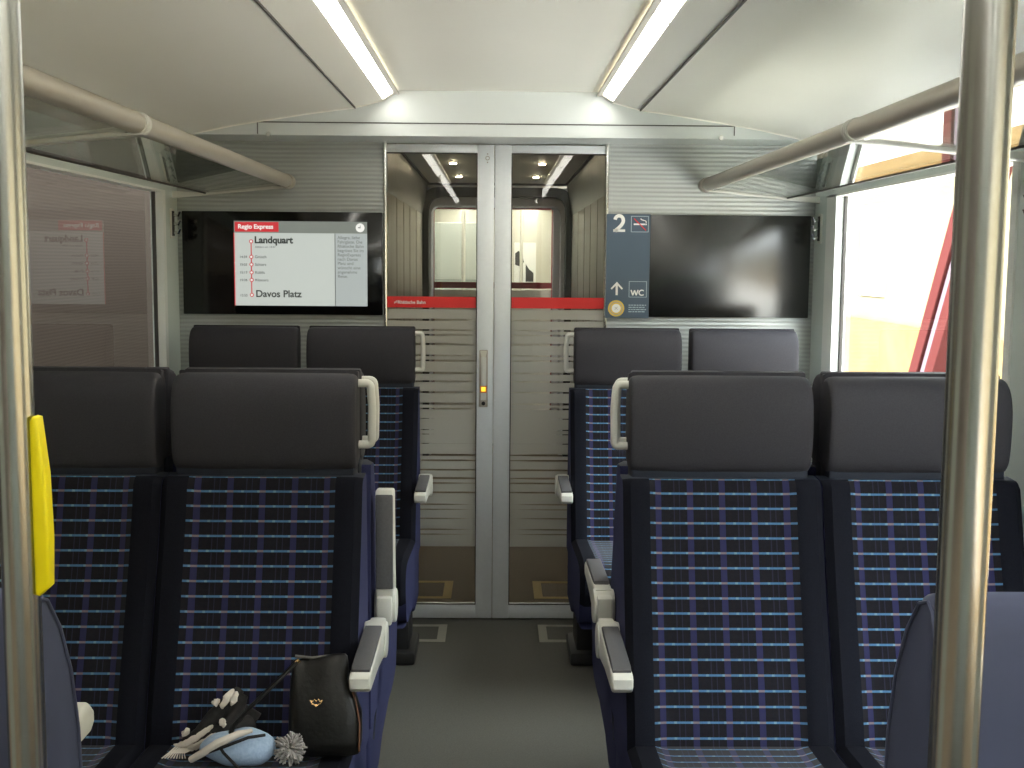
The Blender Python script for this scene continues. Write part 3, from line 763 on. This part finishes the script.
tube(bm, [(-.024, q, .106), (-.016, q-.001, .100), (-.008, q, .106)], .002, 8)
for v in bm.verts: v.co = Vector((-.016, q, .116)) + (v.co-Vector((-.016, q, .110)))*.72
em = obj('emblem', bm, M['gold'], bag, True); em['label'] = 'small gold emblem'
bm = NB(); tube(bm, [(-.062, -.004, .200), (-.085, -.02, .175), (-.115, -.035, .145), (-.150, -.050, .110), (-.180, -.055, .075), (-.20, -.05, .03), (-.21, -.03, .018)], .0042, 8, flat=1.6); obj('strap', bm, M['bag'], bag, True)
bm = NB(); tube(bm, [(-.066, -.004, .195), (-.056, -.004, .204)], .006, 8); obj('strap_ring', bm, M['gold'], bag, True)

def blob(bm, c, r, seg=20, rings=12, f=None):
    res = bmesh.ops.create_uvsphere(bm, u_segments=seg, v_segments=rings, radius=1)
    for v in res['verts']:
        p = v.co.copy()
        if f: p = f(p)
        v.co = Vector((c[0]+p.x*r[0], c[1]+p.y*r[1], c[2]+p.z*r[2]))
hat = thing('knitted_hat', 'pale blue knitted hat with black cords and a grey pompom on the seat', 'hat', (-.524, 2.29, .473))
bm = NB()
blob(bm, (0, 0, .036), (.078, .045, .036), 28, 16, lambda p: Vector((p.x, p.y, p.z*(1.0+.25*p.x)+.05*math.sin(7*p.x))))
o = obj('crown', bm, M['knit_blue'], hat, 80); 
bm = NB()
tube(bm, [(-.075, -.030, .030), (-.045, -.046, .046), (-.01, -.049, .060), (.030, -.040, .073), (.06, -.02, .07)], .0035, 6)
tube(bm, [(-.035, -.036, .064), (-.018, -.047, .044), (.005, -.049, .020), (.02, -.046, .004)], .0032, 6)
obj('cord', bm, M['knit_black'], hat, True)
bm = NB(); tube(bm, [(-.088, -.030, .022), (-.06, -.042, .042), (-.03, -.044, .062), (.01, -.034, .078), (.035, -.022, .080)], [.007, .008, .009, .007, .004], 8); bn = obj('rib_band', bm, M['knit_cream'], hat, True)
bm = NB(); rr = random.Random(5)
for k in range(150):
    d = Vector((rr.gauss(0, 1), rr.gauss(0, 1), rr.gauss(0, 1))).normalized(); e = (d+Vector((rr.gauss(0, .25), rr.gauss(0, .25), rr.gauss(0, .25)-.2))).normalized()
    L = rr.uniform(.030, .037); tube(bm, [d*.006, d*L*.55, d*L*.6+e*L*.4], [.0024, .0026, .0018], 5)
for v in bm.verts: v.co += Vector((.108, -.008, .036))
obj('pompom', bm, M['knit_grey'], hat, True)

scarf = thing('scarf', 'black and cream twisted scarf heaped beside the pale blue hat', 'scarf', (-.585, 2.368, .475))
bm = NB(); rr = random.Random(9)
def sc(p): return p
paths = [[(-.065, -.01, .012), (-.03, -.02, .035), (.0, -.01, .07), (.03, .0, .10), (.045, .02, .118)],
         [(-.05, -.02, .012), (-.01, -.03, .03), (.03, -.03, .055), (.045, -.01, .085), (.055, .01, .11)],
         [(-.02, -.03, .012), (.02, -.04, .025), (.05, -.035, .05), (.075, -.01, .06)],
         [(-.04, .0, .02), (.01, .01, .05), (.05, .02, .07), (.08, .02, .05)]]
for p in paths: tube(bm, p, [.012, .017, .02, .017, .010][:len(p)], 12)
obj('knit_body', bm, M['knit_black'], scarf, True)
bm = NB()
for p in ([(-.085, -.02, .012), (-.055, -.032, .022), (-.02, -.036, .045), (.0, -.034, .062)], [(-.055, -.03, .008), (-.035, -.045, .02), (-.005, -.054, .038), (.01, -.052, .052)],
          [(.018, -.030, .095), (.028, -.026, .118), (.040, -.014, .132)], [(-.07, -.012, .03), (-.052, -.022, .048)], [(.024, -.046, .062), (.022, -.040, .08)], [(.0, -.022, .1), (.006, -.018, .112)], [(.036, -.02, .1), (.045, -.008, .125)]):
    P_ = [Vector(q_) for q_ in p]; fine = []
    for i in range(len(P_)-1):
        a_, b_, c_, d_ = P_[max(i-1, 0)], P_[i], P_[i+1], P_[min(i+2, len(P_)-1)]
        for k in range(5):
            u = k/5; fine.append(.5*((2*b_)+(c_-a_)*u+(2*a_-5*b_+4*c_-d_)*u*u+(3*b_-a_-3*c_+d_)*u**3)+Vector((rr.gauss(0, .0012), rr.gauss(0, .001), rr.gauss(0, .0012))))
    fine.append(P_[-1]); N_ = len(fine)-1
    tube(bm, fine, [.0018+.0058*math.sin(PI*min(1, max(0, k/N_)))**.6*(1+rr.gauss(0, .08)) for k in range(N_+1)], 8, flat=.8)
obj('cream_stripes', bm, M['knit_cream'], scarf, True)
bm = NB()
for k in range(9):
    x = -.08+k*.006; tube(bm, [(x, -.025, .012), (x-.010-.002*k, -.045, .006), (x-.018, -.065, .004)], .0015, 5)
obj('fringe', bm, M['knit_cream'], scarf, True)

# ------------------------------------------------------------------ vestibule behind the doors
VY0, VY1 = YW+.06, 9.0
struct('floor_vestibule', B(-.9, .9, 4.90, 9.6, FZ-.05, FZ), M['vest_floor'], 'brown vestibule floor behind the glass doors', 'floor')
bm = NB(); box(bm, -.56, .56, YW+.09, 9.6, 2.10, 2.14)
struct('ceiling_vestibule', bm, M['vest_ceiling'], 'grey vestibule ceiling behind the glass doors', 'ceiling')
for s, nm in ((-1, 'left'), (1, 'right')):
    bm = NB(); box(bm, *sorted((s*.575, s*.66)), VY0, VY1, FZ, 1.86)
    struct(f'wall_vestibule_{nm}', bm, M['vest_wall'], f'brushed steel {nm} wall of the vestibule', 'wall')
    bm = NB(); prism(bm, [(s*.575, 1.86), (s*.53, 2.10), (s*.60, 2.14), (s*.66, 1.86)], 'y', VY0, VY1)
    struct(f'wall_vestibule_{nm}_cove', bm, M['vest_dark'], f'dark sloping cove above the {nm} vestibule wall', 'wall')
    bm = NB()
    for y in (5.5, 6.1, 6.7, 7.2, 7.7, 8.3): box(bm, *sorted((s*.5735, s*.576)), y, y+.012, FZ, 1.86)
    trim(bm, M['seam'], f'vertical panel seams on the {nm} vestibule wall', 'seam')
    trim(B(*sorted((s*.520, s*.535)), VY0, VY1, 2.088, 2.101), M['gasket'], f'black seam beside the {nm} vestibule strip light', 'seam')
    L = thing('vestibule_light', f'dim strip light along the {nm} of the vestibule ceiling', 'ceiling light', (s*.385, 7, 2.10))
    for a_, b_ in ((-2.0, -.9), (-.88, .25), (.27, 1.1), (1.12, 1.9)):
        obj('diffuser', B(-.035, .035, a_, b_, -.012, 0, .003), M['light_dim'], L)
    for k, y in enumerate((7.15, 8.25)):
        D = thing('downlight', f'small round downlight in the {nm} vestibule ceiling, {("nearer", "farther")[k]} one', 'downlight', (s*.27, y, 2.10))
        b = NB(); tube(b, [(0, 0, -.006), (0, 0, 0)], .024, 20); obj('bezel', b, M['chrome'], D, True)
        b = NB(); tube(b, [(0, 0, -.010), (0, 0, -.005)], .019, 20); obj('lens', b, mat('downlight_lens', (1, .9, .7), .4, emit=(1, .85, .6), es=110), D, True)
# gangway portal
def arch(bm, x0, x1, z1, wid, y0, y1, r=.09, zb=FZ):
    def outline(a, b, t, rr):
        p = [(a, zb)]
        for k in range(7): w = PI-PI/2*k/6; p.append((a+rr+rr*math.cos(w), t-rr+rr*math.sin(w)))
        for k in range(7): w = PI/2-PI/2*k/6; p.append((b-rr+rr*math.cos(w), t-rr+rr*math.sin(w)))
        p.append((b, zb)); return p
    I = outline(x0, x1, z1, r); O = outline(x0-wid, x1+wid, z1+wid, r+wid*.6)
    for i in range(len(I)-1):
        prism(bm, [I[i], I[i+1], O[i+1], O[i]], 'y', y0, y1)
bm = NB(); box(bm, -.70, -.60, 9.0, 9.06, FZ, 2.14); box(bm, .60, .70, 9.0, 9.06, FZ, 2.14); box(bm, -.6, .6, 9.0, 9.06, 2.085, 2.14)
struct('wall_vestibule_far', bm, M['vest_dark'], 'dark wall around the gangway opening', 'wall')
G = thing('gangway', 'dark rubber gangway portal between the two carriages, seen through the doors', 'gangway', (0, 9.05, FZ), kind='structure')
b = NB(); arch(b, -.53, .53, 2.03, .07, -.02, .25, .10, 0); obj('rubber_arch', b, M['rubber'], G, True)
b = NB(); arch(b, -.515, .50, 1.965, .10, .10, .34, .06, 0); obj('inner_bellows', b, M['gang_grey'], G, True)
b = NB(); arch(b, -.515, .450, 1.965, .055, .30, .42, .03, 0); obj('portal_frame', b, M['gang_grey'], G, True)
# the next carriage: door and interior
NX = thing('door_3', 'glass door of the next carriage with a dark red band', 'door', (0, 9.55, FZ), kind='structure')
obj('red_band', B(-.52, .455, -.01, .0, 1.315, 1.365), M['dark_red'], NX)
obj('lower_panel', B(-.52, .455, .0, .02, 0.03, 1.30), M['cream'], NX)
b = NB(); box(b, -.53, -.512, -.01, .03, .0, 1.97); box(b, .445, .463, -.01, .03, .0, 1.97); box(b, -.53, .46, -.01, .03, 1.955, 1.98); obj('door_frame', b, M['dark_red'], NX)
p = NB(); p.faces.new([p.verts.new(v) for v in ((-.52, .01, 1.30), (.455, .01, 1.30), (.455, .01, 1.96), (-.52, .01, 1.96))]); obj('glass_pane', p, M['glass_win'], NX)
struct('floor_next_carriage', B(-1.2, 1.2, 9.6, 14.2, FZ-.05, FZ), M['floor'], 'floor of the next carriage', 'floor')
bm = NB(); box(bm, -1.25, 1.25, 9.65, 14.2, 2.16, 2.20)
struct('ceiling_next_carriage', bm, M['ceiling'], 'white ceiling of the next carriage', 'ceiling')
bm = NB(); box(bm, -1.25, -.52, 9.62, 9.66, FZ, 2.2); box(bm, .455, 1.25, 9.62, 9.66, FZ, 2.2); box(bm, -.6, .6, 9.62, 9.66, 1.98, 2.2)
struct('wall_next_carriage_near', bm, M['gang_grey'], 'end wall of the next carriage around its door', 'wall')
bm = NB(); box(bm, -1.25, -1.2, 9.6, 14.2, FZ, 2.2)
struct('wall_next_carriage_left', bm, M['pale_grey'], 'left wall of the next carriage', 'wall')
bm = NB(); box(bm, 1.2, 1.25, 9.6, 14.2, FZ, 2.2)
struct('wall_next_carriage_right', bm, M['cream'], 'right wall of the next carriage', 'wall')
struct('wall_next_carriage_far', B(-1.25, 1.25, 14.2, 14.25, FZ, 2.2), M['cream'], 'cream far wall of the next carriage', 'wall')
CB = thing('grey_cabinet', 'tall pale grey cabinet in the next carriage, seen through the left door', 'cabinet', (-.5, 12.0, FZ))
obj('cabinet_body', B(-.29, .36, 0, .5, 0, 1.93, .01), M['pale_grey'], CB)
b = NB(); box(b, -.20, -.195, -.004, 0, .3, 1.93); box(b, -.2, .36, -.004, 0, 1.34, 1.345); box(b, .14, .145, -.004, 0, .3, 1.34); obj('cabinet_seam', b, M['seam'], CB)
for x, y, lb in ((-.305, 10.6, 'slim cream pole in the next carriage, seen through the left door'), (.262, 12.6, 'slim cream pole in the next carriage, seen through the right door')):
    b = NB(); tube(b, [(0, 0, 0), (0, 0, 2.19)], .018, 16); o = tag(obj('handrail_pole', b, M['skin_tan'] if 0 else M['cream'], smooth=True), lb, 'pole'); o.location = (x, y, FZ)
PS = thing('window_board', 'white board with dark shapes standing in for a bright window in the next carriage', 'window_board', (.315, 13.2, 1.5))  # white board stands in for a bright window with a seated person
obj('board_panel', B(-.12, .125, 0, .02, -.24, .22), M['window_board'], PS)
b = NB(); prism(b, [(-.11, .10), (-.07, .13), (-.03, .08), (-.01, -.0), (-.05, -.05), (-.11, -.03)], 'y', -.004, 0); prism(b, [(.01, -.02), (.05, -.08), (.10, -.12), (.10, -.22), (.01, -.22)], 'y', -.004, 0); obj('print', b, M['rubber'], PS)  # dark shapes stand in for the seated person
struct('wall_next_partition', B(.18, .46, 13.22, 13.26, FZ, 2.16), M['cream'], 'cream partition carrying the white board', 'wall')
for s, nm in ((-1, 'left'), (1, 'right')):
    L = thing('next_carriage_light', f'{nm} strip light on the ceiling of the next carriage', 'ceiling light', (s*.40, 12, 2.16))
    obj('diffuser', B(-.05, .05, -2.2, 2.1, -.015, 0, .003), mat('next_diffuser', (.9, .9, .85), .5, emit=(1, .97, .90), es=15), L)

# ------------------------------------------------------------------ outside
M['ground'] = noisy(mat('platform_concrete', (.78, .76, .72), .9), 8, (.70, .68, .64), .6)
struct('ground', B(-12, 14, -30, 45, -1.15, -1.05), M['ground'], 'pale ground outside the train', 'ground')
M['render'] = noisy(mat('pale_yellow_render', (.125, .110, .072), .95, spec=0), 1.2, (.105, .090, .055), .5)
M['render_low'] = noisy(mat('ochre_plinth', (.13, .090, .042), .95, spec=0), 1.2, (.09, .055, .02), .5)
Bd = thing('station_building', 'sunlit pale yellow building beyond the right window', 'building', (6.5, 10, -1.05))
obj('facade', B(0, .4, -30, 30, 1.6, 4.6), M['render'], Bd)
obj('plinth', B(-.06, .4, -30, 30, 0, 1.6), M['render_low'], Bd)
obj('eaves', B(-.5, .6, -30, 30, 4.6, 4.8), M['vest_dark'], Bd)
for y in (-2.5, 3.5, 9.5):
    W = obj('shutter', B(-.04, 0.0, y, y+1.1, 2.1, 3.5), M['cream'], Bd)
    obj('shutter_frame', B(-.03, .02, y-.08, y+1.18, 2.02, 3.58), M['sign_grey'], Bd)
RB = thing('diagonal_beam', 'leaning red beam with a white stripe outside the right window', 'beam', (3.5, 9.42, -1.05))
def lean(y0, y1, z0=0, z1=5.2, k_=-.60): 
    yo = .90
    return [(y0+yo, z0), (y1+yo, z0), (y1+yo+k_*z1, z1), (y0+yo+k_*z1, z1)]
M['beam_red'] = mat('beam_red', (.062, .018, .017), .9, spec=0); M['beam_white'] = mat('beam_white', (.12, .09, .11), .9, spec=0)
obj('beam_flange', prism(NB(), lean(.06, .24), 'x', -.08, .08, .01), M['beam_red'], RB)
obj('beam_web', prism(NB(), lean(-.09, .06), 'x', -.05, .05), M['beam_white'], RB)
obj('beam_flange', prism(NB(), lean(-.27, -.09), 'x', -.08, .08, .01), M['beam_red'], RB)
LB = thing('brown_clad_shed', 'brown ribbed wall of a shed close outside the left window', 'building', (-2.9, 8, -1.05))
obj('cladding', B(-.3, 0, -24, 26, 0, 5.2), M['brown_rib'], LB)
obj('added_shade_roof', B(-.3, 1.5, -24, 26, 4.2, 4.34), M['vest_dark'], LB)  # unseen roof, added to keep sky light off the shed wall

# ------------------------------------------------------------------ light
w = bpy.data.worlds.new('World'); S.world = w; w.use_nodes = True
bg = w.node_tree.nodes['Background']; bg.inputs[0].default_value = (.90, .96, 1.0, 1); bg.inputs[1].default_value = 8.5
sd = bpy.data.lights.new('sun', 'SUN'); sd.energy = 22; sd.angle = math.radians(1.5); sd.color = (1, .98, .96)
so = bpy.data.objects.new('sun', sd); COL.objects.link(so)
so.rotation_euler = Vector((-.66, -.25, .82)).to_track_quat('Z', 'Y').to_euler()
so.location = (-5, -3, 9)

# ------------------------------------------------------------------ camera
F_ = 1160.0
r = math.radians(.45); dx, dy = (497-512), (384-262)
ux = dx*math.cos(r)-dy*math.sin(r); uy = dx*math.sin(r)+dy*math.cos(r)
a = -math.atan(ux/math.hypot(F_, uy)); p = math.atan(uy/F_)
Fw = Vector((math.sin(a)*math.cos(p), math.cos(a)*math.cos(p), -math.sin(p)))
Rt = Vector((math.cos(a), -math.sin(a), 0)); Up = Rt.cross(Fw)
R2 = Rt*math.cos(r)+Up*math.sin(r); U2 = -Rt*math.sin(r)+Up*math.cos(r)
cam = bpy.data.cameras.new('camera'); co = bpy.data.objects.new('camera', cam); COL.objects.link(co)
cam.sensor_width = 36; cam.lens = F_/1024*36; cam.clip_start = .05; cam.clip_end = 200
mw = Matrix((( R2.x, U2.x, -Fw.x, 0), (R2.y, U2.y, -Fw.y, 0), (R2.z, U2.z, -Fw.z, 1.5), (0, 0, 0, 1)))
co.matrix_world = mw
S.camera = co
S.view_settings.view_transform = 'Standard'; S.view_settings.look = 'None'
S.view_settings.gamma = 1; S.view_settings.use_curve_mapping = False
S.view_settings.exposure = 1.05
S.cycles.use_denoising = True
S.cycles.max_bounces = 14; S.cycles.transparent_max_bounces = 16; S.cycles.diffuse_bounces = 8; S.cycles.glossy_bounces = 6
S.cycles.sample_clamp_indirect = 6
